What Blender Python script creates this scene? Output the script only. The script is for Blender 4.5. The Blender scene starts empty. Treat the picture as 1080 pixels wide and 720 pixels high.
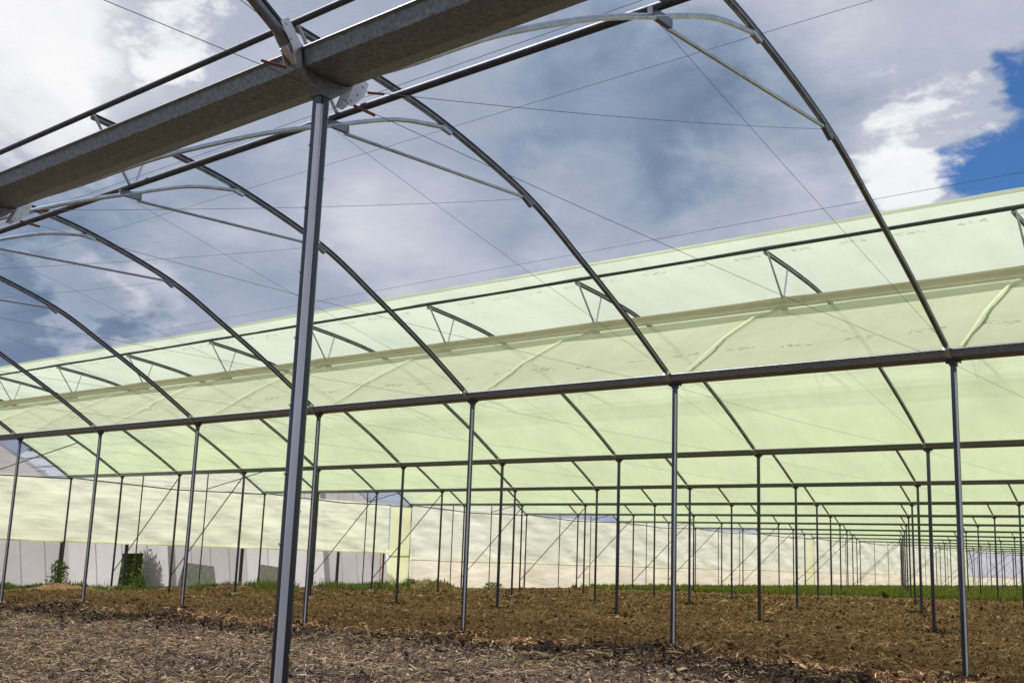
import bpy, math, random
import numpy as np
from mathutils import Vector, Matrix
random.seed(7)
RNG = np.random.default_rng(11)
scene = bpy.context.scene
COL = scene.collection

# ------------------------------------------------------------------ camera
CAM = Vector((4.6396, -3.6864, 1.3192))
YAW, PITCH, ROLL = -0.710832, 0.190979, 0.0365826
fw = Vector((math.sin(YAW)*math.cos(PITCH), math.cos(YAW)*math.cos(PITCH), math.sin(PITCH)))
right = Vector((math.cos(YAW), -math.sin(YAW), 0))
up = right.cross(fw)
r_ = right*math.cos(ROLL) + up*math.sin(ROLL)
u_ = -right*math.sin(ROLL) + up*math.cos(ROLL)
cam_data = bpy.data.cameras.new('camera')
cam_data.sensor_width = 36.0
cam_data.lens = 1171.27/1080*36.0
cam_data.clip_start = 0.05
cam_data.clip_end = 6000
cam = bpy.data.objects.new('camera', cam_data)
M = Matrix((r_, u_, -fw)).transposed().to_4x4()
M.translation = CAM
cam.matrix_world = M
COL.objects.link(cam)
scene.camera = cam

# ------------------------------------------------------------------ sun and sky
SUN_DIR = Vector((-0.55, -0.13, 0.82)).normalized()          # towards the sun
sun_data = bpy.data.lights.new('sun', 'SUN')
sun_data.energy = 5.0
sun_data.angle = math.radians(0.6)
sun_data.color = (1.0, 0.965, 0.91)
sun = bpy.data.objects.new('sun', sun_data)
sun.rotation_euler = (-SUN_DIR).to_track_quat('-Z', 'Y').to_euler()
COL.objects.link(sun)

world = bpy.data.worlds.new('World')
scene.world = world
world.use_nodes = True
wt = world.node_tree
for n in list(wt.nodes):
    wt.nodes.remove(n)
def WN(t, **kw):
    n = wt.nodes.new(t)
    for k, v in kw.items():
        setattr(n, k, v)
    return n
def wl(a, b):
    wt.links.new(a, b)
def wmath(op, a, b=None, clamp=False):
    n = WN('ShaderNodeMath', operation=op, use_clamp=clamp)
    for i, v in enumerate((a, b)):
        if v is None: continue
        if hasattr(v, 'is_linked'): wl(v, n.inputs[i])
        else: n.inputs[i].default_value = v
    return n.outputs[0]
wout = WN('ShaderNodeOutputWorld'); wbg = WN('ShaderNodeBackground')
wl(wbg.outputs[0], wout.inputs[0])
wbg.inputs['Strength'].default_value = 0.1
sky = WN('ShaderNodeTexSky', sky_type='NISHITA')
sky.sun_disc = False
sky.sun_elevation = math.asin(SUN_DIR.z)
sky.sun_rotation = math.atan2(SUN_DIR.x, SUN_DIR.y)
sky.altitude = 900; sky.air_density = 1.0; sky.dust_density = 0.6; sky.ozone_density = 2.5
tc = WN('ShaderNodeTexCoord')
sep = WN('ShaderNodeSeparateXYZ'); wl(tc.outputs['Generated'], sep.inputs[0])
den = wmath('ADD', wmath('MAXIMUM', sep.outputs[2], 0.0), 0.32)
comb = WN('ShaderNodeCombineXYZ')
wl(wmath('DIVIDE', sep.outputs[0], den), comb.inputs[0])
wl(wmath('DIVIDE', sep.outputs[1], den), comb.inputs[1])
def wnoise(scale, detail, rough, off, dist=0.0):
    m = WN('ShaderNodeMapping'); m.inputs['Location'].default_value = off
    wl(comb.outputs[0], m.inputs[0])
    n = WN('ShaderNodeTexNoise'); wl(m.outputs[0], n.inputs['Vector'])
    n.inputs['Scale'].default_value = scale; n.inputs['Detail'].default_value = detail
    n.inputs['Roughness'].default_value = rough; n.inputs['Distortion'].default_value = dist
    return n
big = wnoise(1.5, 3, 0.5, (3.1, 1.7, 0))
med = wnoise(3.4, 9, 0.58, (7.3, 2.2, 0), 0.25)
fine = wnoise(9.0, 8, 0.6, (1.3, 5.2, 0), 0.1)
# direction warped by noise so that cloud banks have cauliflower edges
wv = WN('ShaderNodeVectorMath', operation='SUBTRACT'); wl(med.outputs['Color'], wv.inputs[0]); wv.inputs[1].default_value = (.5, .5, .5)
wf = WN('ShaderNodeVectorMath', operation='SUBTRACT'); wl(fine.outputs['Color'], wf.inputs[0]); wf.inputs[1].default_value = (.5, .5, .5)
ws = WN('ShaderNodeVectorMath', operation='SCALE'); wl(wv.outputs[0], ws.inputs[0]); ws.inputs['Scale'].default_value = 0.26
ws2 = WN('ShaderNodeVectorMath', operation='SCALE'); wl(wf.outputs[0], ws2.inputs[0]); ws2.inputs['Scale'].default_value = 0.10
wa = WN('ShaderNodeVectorMath', operation='ADD'); wl(tc.outputs['Generated'], wa.inputs[0]); wl(ws.outputs[0], wa.inputs[1])
wa2 = WN('ShaderNodeVectorMath', operation='ADD'); wl(wa.outputs[0], wa2.inputs[0]); wl(ws2.outputs[0], wa2.inputs[1])
def bank(d, r0, r1):
    """soft mask, 1 within r0 of the direction, 0 beyond r1"""
    s = WN('ShaderNodeVectorMath', operation='DISTANCE'); wl(wa2.outputs[0], s.inputs[0]); s.inputs[1].default_value = d
    m = WN('ShaderNodeMapRange', interpolation_type='SMOOTHSTEP'); wl(s.outputs['Value'], m.inputs[0])
    m.inputs[1].default_value = r1; m.inputs[2].default_value = r0
    m.inputs[3].default_value = 0; m.inputs[4].default_value = 1
    return m.outputs[0]
# tone of the cloud cover
tone = wmath('ADD', 0.485, wmath('MULTIPLY', wmath('SUBTRACT', big.outputs['Fac'], 0.5), 0.34))
tone = wmath('ADD', tone, wmath('MULTIPLY', wmath('SUBTRACT', med.outputs['Fac'], 0.5), 0.56))
tone = wmath('ADD', tone, wmath('MULTIPLY', wmath('SUBTRACT', fine.outputs['Fac'], 0.5), 0.16))
for d, r0, r1, a in (((-0.850, .365, .3839), .070, .115, .26), ((-0.8357, .3926, .3839), .03, .22, .12), ((-0.7636, .4776, .4346), .025, .05, .34),
                     ((-0.80, .41, .43), .05, .16, .08),
                     ((-0.325, .885, .325), .035, .060, .34), ((-0.2868, .8648, .4122), .05, .24, .14),
                     ((-0.8737, .4427, .2015), .035, .065, .26), ((-0.838, .50, .205), .03, .06, .20), ((-0.70, .67, .245), .03, .10, .12),
                     ((-0.5808, .7441, .3302), .04, .085, .13), ((-0.72, .60, .335), .04, .13, .10),
                     ((-0.8842, .4355, .155), .02, .15, -.26), ((-0.86, .44, .255), .02, .09, -.12),
                     ((-0.5427, .7467, .3846), .06, .14, -.20), ((-0.46, .81, .36), .03, .12, -.10), ((-0.64, .66, .40), .03, .13, -.05)):
    tone = wmath('ADD', tone, wmath('MULTIPLY', bank(d, r0, r1), a))
ramp = WN('ShaderNodeValToRGB'); wl(tone, ramp.inputs[0])
e = ramp.color_ramp.elements
e[0].position = 0.05; e[0].color = (0.10, 0.165, 0.32, 1)
e[1].position = 1.0; e[1].color = (0.95, 0.95, 0.96, 1)
for p, c in ((0.24, (0.18, 0.25, 0.37, 1)), (0.45, (0.34, 0.40, 0.52, 1)), (0.64, (0.53, 0.56, 0.65, 1)), (0.82, (0.80, 0.81, 0.85, 1))):
    q = e.new(p); q.color = c
cl10 = WN('ShaderNodeVectorMath', operation='SCALE'); wl(ramp.outputs[0], cl10.inputs[0]); cl10.inputs['Scale'].default_value = 10.0
gap = bank((-0.235, .918, .318), .050, .077)
thin = WN('ShaderNodeMapRange', interpolation_type='SMOOTHSTEP'); wl(big.outputs['Fac'], thin.inputs[0])
thin.inputs[1].default_value = 0.70; thin.inputs[2].default_value = 0.80; thin.inputs[3].default_value = 0; thin.inputs[4].default_value = .8
mask = wmath('SUBTRACT', 1.0, wmath('MAXIMUM', gap, thin.outputs[0]), clamp=True)
mix = WN('ShaderNodeMix', data_type='RGBA')
deep = WN('ShaderNodeVectorMath', operation='MULTIPLY'); wl(sky.outputs[0], deep.inputs[0]); deep.inputs[1].default_value = (.50, .80, 1.12)   # clear tropical blue
wl(mask, mix.inputs['Factor']); wl(deep.outputs[0], mix.inputs['A']); wl(cl10.outputs[0], mix.inputs['B'])
wl(mix.outputs['Result'], wbg.inputs['Color'])

vs = scene.view_settings
vs.view_transform = 'Standard'; vs.look = 'None'; vs.exposure = 0.0; vs.gamma = 1.0; vs.use_curve_mapping = False
scene.render.engine = 'CYCLES'
cy = scene.cycles
cy.max_bounces = 8; cy.diffuse_bounces = 4; cy.glossy_bounces = 3; cy.transmission_bounces = 6
cy.transparent_max_bounces = 24
cy.use_denoising = True
cy.sample_clamp_indirect = 6.0
cy.caustics_reflective = False; cy.caustics_refractive = False

# ------------------------------------------------------------------ dimensions (metres)
W = 10.034      # span, gutter to gutter (along Y)
B = 4.0         # bay, post to post (along X)
H = 3.8895      # underside of the gutters
XE = -40.0      # the end wall
LAST = 16       # last gutter row built
def gz(x, y):   # lie of the land
    x = np.minimum(np.clip(x, -60, 30), -5+.25*np.tanh((x+5)*.3)); y = np.clip(y, -40, 170)
    return 0.0216*(x+8) + 0.0038*(y-W)

# ------------------------------------------------------------------ value noise
_tab = RNG.random((256, 256))
def vnoise(x, y):
    xi = np.floor(x).astype(int); yi = np.floor(y).astype(int)
    fx = x-xi; fy = y-yi
    fx = fx*fx*(3-2*fx); fy = fy*fy*(3-2*fy)
    a = _tab[xi & 255, yi & 255]; b = _tab[(xi+1) & 255, yi & 255]
    c = _tab[xi & 255, (yi+1) & 255]; d = _tab[(xi+1) & 255, (yi+1) & 255]
    return a*(1-fx)*(1-fy)+b*fx*(1-fy)+c*(1-fx)*fy+d*fx*fy
def fbm(x, y, o=4):
    s = 0; a = .5
    for k in range(o):
        s = s+a*(vnoise(x+17*k, y+31*k)-.5); x = x*2.03; y = y*2.03; a *= .5
    return s

# ------------------------------------------------------------------ materials
def new_mat(name):
    m = bpy.data.materials.new(name); m.use_nodes = True
    nt = m.node_tree
    for n in list(nt.nodes): nt.nodes.remove(n)
    out = nt.nodes.new('ShaderNodeOutputMaterial')
    return m, nt, out
def nd(nt, t, **kw):
    n = nt.nodes.new(t)
    for k, v in kw.items(): setattr(n, k, v)
    return n
def noise_tex(nt, scale, detail=4, rough=.55, stretch=(1, 1, 1), coord='Object'):
    t = nd(nt, 'ShaderNodeTexCoord'); m = nd(nt, 'ShaderNodeMapping'); m.inputs['Scale'].default_value = stretch
    nt.links.new(t.outputs[coord], m.inputs[0])
    n = nd(nt, 'ShaderNodeTexNoise'); nt.links.new(m.outputs[0], n.inputs['Vector'])
    n.inputs['Scale'].default_value = scale; n.inputs['Detail'].default_value = detail; n.inputs['Roughness'].default_value = rough
    return n
def ramp_of(nt, src, stops):
    r = nd(nt, 'ShaderNodeValToRGB'); nt.links.new(src, r.inputs[0])
    e = r.color_ramp.elements
    e[0].position, e[0].color = stops[0][0], (*stops[0][1], 1)
    e[1].position, e[1].color = stops[-1][0], (*stops[-1][1], 1)
    for p, c in stops[1:-1]:
        q = e.new(p); q.color = (*c, 1)
    return r
def bump_of(nt, src, strength, dist):
    b = nd(nt, 'ShaderNodeBump'); b.inputs['Strength'].default_value = strength; b.inputs['Distance'].default_value = dist
    nt.links.new(src, b.inputs['Height']); return b
def steel(name, lo, hi, rough, metallic=.9, scale=7, stretch=(1, 1, 1)):
    m, nt, out = new_mat(name)
    p = nd(nt, 'ShaderNodeBsdfPrincipled'); nt.links.new(p.outputs[0], out.inputs[0])
    n = noise_tex(nt, scale, 6, .6, stretch)
    r = ramp_of(nt, n.outputs['Fac'], [(.32, lo), (.68, hi)])
    nt.links.new(r.outputs[0], p.inputs['Base Color'])
    p.inputs['Metallic'].default_value = metallic
    n2 = noise_tex(nt, scale*3, 3)
    rr = nd(nt, 'ShaderNodeMapRange'); nt.links.new(n2.outputs['Fac'], rr.inputs[0])
    rr.inputs[3].default_value = rough-.07; rr.inputs[4].default_value = rough+.1
    nt.links.new(rr.outputs[0], p.inputs['Roughness'])
    b = bump_of(nt, n2.outputs['Fac'], .06, .004); nt.links.new(b.outputs[0], p.inputs['Normal'])
    return m
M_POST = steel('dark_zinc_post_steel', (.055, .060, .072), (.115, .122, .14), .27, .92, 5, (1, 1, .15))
M_POST_HL = steel('painted_post_highlight', (.66, .69, .72), (.86, .88, .90), .36, .6, 3, (1, 1, .3))  # sky highlight of the rounded post corner, put into the colour
M_ARCH = steel('galvanised_arch_steel', (.40, .45, .53), (.58, .63, .71), .34, .8)
M_ARCHD = steel('dull_arch_steel', (.16, .172, .19), (.28, .295, .32), .34, .85)
M_TUBE = steel('weathered_tube_steel', (.055, .060, .072), (.098, .105, .12), .48, .85)
M_GUT = steel('galvanised_gutter_sheet', (.14, .16, .17), (.30, .335, .35), .40, .6, 40)
M_PLATE = steel('bright_zinc_plate', (.62, .62, .62), (.78, .78, .77), .34, .7)
M_WIRE = steel('steel_wire', (.09, .09, .10), (.15, .15, .17), .75, .2)
M_BOLT = steel('zinc_bolt', (.6, .6, .6), (.8, .8, .8), .3, .8)
def plain(name, col, rough=.8, var=.25, scale=6, bump=.2):
    m, nt, out = new_mat(name)
    p = nd(nt, 'ShaderNodeBsdfPrincipled'); nt.links.new(p.outputs[0], out.inputs[0])
    n = noise_tex(nt, scale, 6)
    lo = tuple(c*(1-var) for c in col); hi = tuple(min(1, c*(1+var)) for c in col)
    r = ramp_of(nt, n.outputs['Fac'], [(.3, lo), (.7, hi)])
    nt.links.new(r.outputs[0], p.inputs['Base Color']); p.inputs['Roughness'].default_value = rough
    b = bump_of(nt, n.outputs['Fac'], bump, .02); nt.links.new(b.outputs[0], p.inputs['Normal'])
    return m
M_RED = plain('red_lacquer', (.20, .065, .035), .5)
M_CONC = plain('pale_concrete', (.48, .45, .40), .9)
M_DARKROOF = plain('grey_sheet_roof', (.17, .17, .20), .5)
def film(name, col, clear=.2, diff=.35, gloss=.10, wrinkle=.25, wscale=2.5, stretch=(1, 1, 1), print_y=None, dirt=.10, streak=.3):
    """thin polythene: light passes diffusely (translucent), a little of it straight through"""
    m, nt, out = new_mat(name)
    n = noise_tex(nt, wscale, 5, .6, stretch)
    st = noise_tex(nt, .55, 4, .6, stretch)
    r = ramp_of(nt, st.outputs['Fac'], [(.3, tuple(c*(1-dirt) for c in col)), (.7, tuple(min(1, c*(1+dirt*.4)) for c in col))])
    # dust and rain streaks running down the slope
    sk = noise_tex(nt, 1.0, 5, .65, (2.6, .30, .30)); skr = ramp_of(nt, sk.outputs['Fac'], [(.40, (.86, .86, .83)), (.58, (1, 1, 1))])
    mu = nd(nt, 'ShaderNodeMix', data_type='RGBA', blend_type='MULTIPLY'); mu.inputs['Factor'].default_value = streak
    nt.links.new(r.outputs[0], mu.inputs['A']); nt.links.new(skr.outputs[0], mu.inputs['B'])
    colour = mu.outputs['Result']
    if print_y is not None:
        # faint maker's lettering repeated along the roll, too small to read
        t = nd(nt, 'ShaderNodeTexCoord'); s = nd(nt, 'ShaderNodeSeparateXYZ'); nt.links.new(t.outputs['Object'], s.inputs[0])
        def mth(op, a, b=0.0):
            q = nd(nt, 'ShaderNodeMath', operation=op)
            for i, v in enumerate((a, b)):
                if hasattr(v, 'is_linked'): nt.links.new(v, q.inputs[i])
                else: q.inputs[i].default_value = v
            return q.outputs[0]
        band = mth('LESS_THAN', mth('ABSOLUTE', mth('SUBTRACT', s.outputs[1], print_y)), .055)
        word = mth('LESS_THAN', mth('FRACT', mth('DIVIDE', s.outputs[0], .95)), .52)
        ln = noise_tex(nt, 9, 2, .5, (1, 2.2, 0)); ltr = mth('GREATER_THAN', ln.outputs['Fac'], .54)
        k = mth('MULTIPLY', mth('MULTIPLY', band, word), mth('MULTIPLY', ltr, .55))
        mx = nd(nt, 'ShaderNodeMix', data_type='RGBA'); nt.links.new(k, mx.inputs['Factor'])
        nt.links.new(colour, mx.inputs['A']); mx.inputs['B'].default_value = (.20, .25, .20, 1)
        colour = mx.outputs['Result']
    b = bump_of(nt, n.outputs['Fac'], wrinkle, .10)
    d = nd(nt, 'ShaderNodeBsdfDiffuse'); tr = nd(nt, 'ShaderNodeBsdfTranslucent'); tp = nd(nt, 'ShaderNodeBsdfTransparent')
    gl = nd(nt, 'ShaderNodeBsdfGlossy'); gl.inputs['Roughness'].default_value = .28
    for x in (d, tr, gl): nt.links.new(b.outputs[0], x.inputs['Normal'])
    nt.links.new(colour, d.inputs[0]); nt.links.new(colour, tr.inputs[0])
    tp.inputs[0].default_value = (min(1, col[0]*.4+.58), min(1, col[1]*.4+.55), min(1, col[2]*.4+.52), 1)
    m1 = nd(nt, 'ShaderNodeMixShader'); m1.inputs[0].default_value = diff; nt.links.new(tr.outputs[0], m1.inputs[1]); nt.links.new(d.outputs[0], m1.inputs[2])
    m2 = nd(nt, 'ShaderNodeMixShader'); m2.inputs[0].default_value = clear; nt.links.new(m1.outputs[0], m2.inputs[1]); nt.links.new(tp.outputs[0], m2.inputs[2])
    fr = nd(nt, 'ShaderNodeLayerWeight'); fr.inputs[0].default_value = .25
    fm = nd(nt, 'ShaderNodeMath', operation='MULTIPLY'); nt.links.new(fr.outputs['Fresnel'], fm.inputs[0]); fm.inputs[1].default_value = gloss*3
    m3 = nd(nt, 'ShaderNodeMixShader'); nt.links.new(fm.outputs[0], m3.inputs[0]); nt.links.new(m2.outputs[0], m3.inputs[1]); nt.links.new(gl.outputs[0], m3.inputs[2])
    nt.links.new(m3.outputs[0], out.inputs[0])
    return m
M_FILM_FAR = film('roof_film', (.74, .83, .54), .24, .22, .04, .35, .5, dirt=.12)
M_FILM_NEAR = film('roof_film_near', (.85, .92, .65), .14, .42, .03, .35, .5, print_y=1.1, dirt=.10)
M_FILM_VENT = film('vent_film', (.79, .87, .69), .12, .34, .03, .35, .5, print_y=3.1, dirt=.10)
M_HEM = film('film_hem', (.91, .92, .63), .14, .32, .03, .5, 1.5)
M_WALL = film('cream_wall_film', (.82, .86, .67), .13, .20, .05, .6, 1.3, (1, .30, 1.6), dirt=.2)
M_WALLG = film('wall_film', (.83, .86, .69), .15, .20, .05, .6, 1.3, (1, .30, 1.6), dirt=.2)
M_SKIRT = film('pink_skirt_film', (.88, .84, .70), .10, .24, .04, .8, 1.6, (1, .3, 1.4), dirt=.2)
M_YELLOW = film('yellow_wall_film', (.85, .87, .55), .10, .3, .04, .5, 1.4, (1, 1, .2))
M_BLUE = film('bluish_wall_film', (.66, .68, .80), .2, .3, .08, .5, 1.2)
M_WHITE = film('white_sheet', (.96, .945, .92), .06, .12, .04, .4, 1.3, dirt=.10)
M_NROOF = film('neighbour_roof_film', (.74, .82, .94), .88, .4, .12, .3, 1.2)
M_ARCHGLOW = film('painted_arch_glow', (.88, .93, .69), .2, .5, .03)  # pale tone painted for arches gleaming through the film

def soil_mat():
    m, nt, out = new_mat('tilled_soil')
    p = nd(nt, 'ShaderNodeBsdfPrincipled'); nt.links.new(p.outputs[0], out.inputs[0])
    p.inputs['Roughness'].default_value = .95; p.inputs['Specular IOR Level'].default_value = .15
    n1 = noise_tex(nt, 2.2, 8, .7); n2 = noise_tex(nt, 19, 7, .75); n3 = noise_tex(nt, .35, 4, .6)
    fib = noise_tex(nt, 26, 3, .6, (1, 2.4, 1))
    brown = ramp_of(nt, n2.outputs['Fac'], [(.32, (.030, .016, .009)), (.44, (.145, .078, .037)), (.56, (.32, .180, .085)), (.70, (.57, .38, .21))])
    grey = ramp_of(nt, n2.outputs['Fac'], [(.28, (.055, .036, .029)), (.48, (.155, .105, .083)), (.64, (.26, .18, .135)), (.82, (.46, .34, .22))])
    t = nd(nt, 'ShaderNodeTexCoord'); s = nd(nt, 'ShaderNodeSeparateXYZ'); nt.links.new(t.outputs['Object'], s.inputs[0])
    def mth(op, a, b=0.0, clamp=False):
        q = nd(nt, 'ShaderNodeMath', operation=op, use_clamp=clamp)
        for i, v in enumerate((a, b)):
            if hasattr(v, 'is_linked'): nt.links.new(v, q.inputs[i])
            else: q.inputs[i].default_value = v
        return q.outputs[0]
    # the dry ground of the bare bays turns into freshly tilled soil shortly before the second gutter row
    yy = mth('ADD', s.outputs[1], mth('MULTIPLY', mth('SUBTRACT', n1.outputs['Fac'], .5), 1.6))
    yy = mth('ADD', yy, mth('MULTIPLY', mth('SUBTRACT', n3.outputs['Fac'], .5), 2.2))
    zone = nd(nt, 'ShaderNodeMapRange'); nt.links.new(yy, zone.inputs[0])
    zone.inputs[1].default_value = 6.9; zone.inputs[2].default_value = 7.6
    mx = nd(nt, 'ShaderNodeMix', data_type='RGBA'); nt.links.new(zone.outputs[0], mx.inputs['Factor'])
    nt.links.new(grey.outputs[0], mx.inputs['A']); nt.links.new(brown.outputs[0], mx.inputs['B'])
    # darker strip along the edge of the tilled ground
    dark_edge = nd(nt, 'ShaderNodeMapRange', interpolation_type='SMOOTHSTEP'); nt.links.new(mth('ABSOLUTE', mth('SUBTRACT', yy, 8.5)), dark_edge.inputs[0])
    dark_edge.inputs[1].default_value = 1.9; dark_edge.inputs[2].default_value = 1.0; dark_edge.inputs[3].default_value = 0; dark_edge.inputs[4].default_value = .85
    mw = nd(nt, 'ShaderNodeMix', data_type='RGBA'); nt.links.new(dark_edge.outputs[0], mw.inputs['Factor'])
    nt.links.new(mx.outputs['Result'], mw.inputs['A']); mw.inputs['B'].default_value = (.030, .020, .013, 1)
    # straw-coloured litter
    lit = nd(nt, 'ShaderNodeMapRange'); nt.links.new(mth('MULTIPLY', fib.outputs['Fac'], mth('ADD', n1.outputs['Fac'], .5)), lit.inputs[0])
    lit.inputs[1].default_value = .56; lit.inputs[2].default_value = .66; lit.inputs[4].default_value = .75
    ml = nd(nt, 'ShaderNodeMix', data_type='RGBA'); nt.links.new(lit.outputs[0], ml.inputs['Factor'])
    nt.links.new(mw.outputs['Result'], ml.inputs['A']); ml.inputs['B'].default_value = (.40, .30, .17, 1)
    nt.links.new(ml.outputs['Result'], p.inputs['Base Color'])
    hsum = mth('ADD', n2.outputs['Fac'], mth('MULTIPLY', n1.outputs['Fac'], .8))
    b = bump_of(nt, hsum, .9, .10); nt.links.new(b.outputs[0], p.inputs['Normal'])
    return m
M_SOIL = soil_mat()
def varied(name, stops, rough=.9, transl=0.0):
    """colour varies from piece to piece (Random Per Island)"""
    m, nt, out = new_mat(name)
    g = nd(nt, 'ShaderNodeNewGeometry')
    r = ramp_of(nt, g.outputs['Random Per Island'], stops)
    p = nd(nt, 'ShaderNodeBsdfPrincipled'); nt.links.new(r.outputs[0], p.inputs['Base Color'])
    p.inputs['Roughness'].default_value = rough; p.inputs['Specular IOR Level'].default_value = .2
    if transl:
        t = nd(nt, 'ShaderNodeBsdfTranslucent'); nt.links.new(r.outputs[0], t.inputs[0])
        mx = nd(nt, 'ShaderNodeMixShader'); mx.inputs[0].default_value = transl
        nt.links.new(p.outputs[0], mx.inputs[1]); nt.links.new(t.outputs[0], mx.inputs[2]); nt.links.new(mx.outputs[0], out.inputs[0])
    else:
        nt.links.new(p.outputs[0], out.inputs[0])
    return m
M_CLOD_B = varied('brown_clods', [(0, (.026, .014, .008)), (.35, (.125, .066, .031)), (.7, (.31, .172, .080)), (1, (.62, .42, .235))])
M_CLOD_G = varied('grey_clods', [(0, (.045, .029, .024)), (.45, (.155, .105, .083)), (.8, (.31, .215, .155)), (1, (.54, .41, .27))])
M_STRAW = varied('straw', [(0, (.24, .16, .08)), (.5, (.40, .29, .15)), (1, (.58, .48, .31))])
M_CRUST = varied('dark_clods', [(0, (.016, .010, .007)), (.7, (.045, .028, .018)), (1, (.10, .065, .04))])
M_STRAWB = varied('brown_straw', [(0, (.15, .075, .035)), (.5, (.40, .215, .10)), (1, (.68, .46, .26))])
M_GRASS = varied('grass_blades', [(0, (.08, .13, .02)), (.5, (.17, .24, .04)), (1, (.36, .34, .13))], .7, .35)
M_CROP = varied('crop_blades', [(0, (.11, .16, .025)), (.6, (.22, .27, .045)), (1, (.36, .36, .10))], .7, .35)
M_LEAF = varied('weed_leaves', [(0, (.08, .14, .025)), (1, (.20, .30, .06))], .6, .5)

# ------------------------------------------------------------------ object helpers
def mesh_of(name, verts, faces, mat, smooth=True):
    me = bpy.data.meshes.new(name)
    me.from_pydata([tuple(v) for v in verts], [], faces)
    me.materials.append(mat)
    if smooth:
        me.polygons.foreach_set('use_smooth', [True]*len(me.polygons))
    me.update()
    return me
def np_mesh(name, verts, faces, mat, smooth=False):
    """fast mesh from numpy arrays, all faces with the same number of corners"""
    me = bpy.data.meshes.new(name)
    n, k = faces.shape
    me.vertices.add(len(verts)); me.vertices.foreach_set('co', np.ascontiguousarray(verts, dtype=np.float32).ravel())
    me.loops.add(n*k); me.loops.foreach_set('vertex_index', np.ascontiguousarray(faces, dtype=np.int32).ravel())
    me.polygons.add(n); me.polygons.foreach_set('loop_start', np.arange(0, n*k, k, dtype=np.int32))
    me.polygons.foreach_set('use_smooth', np.full(n, smooth))
    me.materials.append(mat); me.update(calc_edges=True); me.validate()
    return me
def link(name, me, parent=None, loc=None, rot=None):
    o = bpy.data.objects.new(name, me)
    COL.objects.link(o)
    if parent is not None: o.parent = parent
    if loc is not None: o.location = loc
    if rot is not None: o.rotation_euler = rot
    return o
def thing(name, label, cat, loc=(0, 0, 0), group=None):
    o = bpy.data.objects.new(name, None); COL.objects.link(o)
    o.empty_display_size = .3
    o.location = loc; o['label'] = label; o['category'] = cat
    if group: o['group'] = group
    return o
def tag(o, label, cat, group=None, kind=None):
    o['label'] = label; o['category'] = cat
    if group: o['group'] = group
    if kind: o['kind'] = kind
    return o
def sweep(path, prof, closed=True, upv=Vector((0, 0, 1)), caps=True):
    """profile (list of (a,b)) swept along a path; a along the side, b along the normal"""
    P = [Vector(p) for p in path]; n = len(prof); V = []; F = []
    for i, p in enumerate(P):
        t = (P[min(i+1, len(P)-1)]-P[max(i-1, 0)]).normalized()
        uu = upv if abs(t.dot(upv)) < .97 else Vector((1, 0, 0))
        side = t.cross(uu).normalized(); nor = side.cross(t)
        for a, b in prof: V.append(p+side*a+nor*b)
    for i in range(len(P)-1):
        for j in range(n if closed else n-1):
            k = (j+1) % n
            F.append((i*n+j, i*n+k, (i+1)*n+k, (i+1)*n+j))
    if caps and closed:
        F.append(tuple(range(n-1, -1, -1))); F.append(tuple((len(P)-1)*n+j for j in range(n)))
    return V, F
def circ(r, n=10, sy=1.0):
    return [(r*math.cos(2*math.pi*i/n), r*sy*math.sin(2*math.pi*i/n)) for i in range(n)]
def rrect(w, d, r, seg=4):
    """rounded rectangle, w by d"""
    out = []
    for cx, cy_, a0 in ((w/2-r, d/2-r, 0), (-w/2+r, d/2-r, 90), (-w/2+r, -d/2+r, 180), (w/2-r, -d/2+r, 270)):
        for s in range(seg+1):
            a = math.radians(a0+90*s/seg); out.append((cx+r*math.cos(a), cy_+r*math.sin(a)))
    return out
class MB:
    def __init__(s): s.v = []; s.f = []
    def add(s, V, F):
        o = len(s.v); s.v += [tuple(v) for v in V]; s.f += [tuple(i+o for i in f) for f in F]; return s
    def sweep(s, *a, **k): return s.add(*sweep(*a, **k))
    def box(s, c, d, mat=None):
        x, y, z = (q/2 for q in d); C = Vector(c)
        V = [Vector(p) for p in ((-x,-y,-z),(x,-y,-z),(x,y,-z),(-x,y,-z),(-x,-y,z),(x,-y,z),(x,y,z),(-x,y,z))]
        if mat: V = [mat @ p for p in V]
        return s.add([C+p for p in V], [(0,3,2,1),(4,5,6,7),(0,1,5,4),(1,2,6,5),(2,3,7,6),(3,0,4,7)])
    def mesh(s, name, m, smooth=False): return mesh_of(name, s.v, s.f, m, smooth)
def auto_smooth(me, ang=40):
    """sharp edges above an angle, the rest smooth"""
    me.polygons.foreach_set('use_smooth', [True]*len(me.polygons))
    me.set_sharp_from_angle(angle=math.radians(ang)); return me

# ------------------------------------------------------------------ arch geometry (y from the near gutter, z above H)
def catmull(pts, n=8):
    P = [Vector((0, y, z)) for y, z in pts]; P = [P[0]*2-P[1]]+P+[P[-1]*2-P[-2]]; out = []
    for i in range(1, len(P)-2):
        for s in range(n):
            t = s/n; a, b, c, d = P[i-1:i+3]
            out.append(.5*((2*b)+(c-a)*t+(2*a-5*b+4*c-d)*t*t+(3*b-a-3*c+d)*t**3))
    out.append(P[-2]); return out
FAR = [(2.78, 2.63), (3.95, 2.50), (5.05, 2.31), (6.56, 1.86), (7.7, 1.30), (8.8, .71), (W-.13, .05)]
NEAR = [(.13, .04), (.64, .34), (1.1, .64), (1.56, .92), (2.5, 1.41), (3.38, 1.79), (4.25, 2.14), (5.03, 2.30)]
far_path = catmull(FAR, 6); near_path = catmull(NEAR, 5)
def on_path(path, y):
    for a, b in zip(path, path[1:]):
        if (a.y-y)*(b.y-y) <= 0 and a.y != b.y:
            t = (y-a.y)/(b.y-a.y); return a.lerp(b, t)
    return path[0] if abs(path[0].y-y) < abs(path[-1].y-y) else path[-1]
R_PT = Vector((0, 3.38, 1.88)); U_PT = Vector((0, 2.78, 2.68)); K_PT = on_path(far_path, 6.56)
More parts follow.
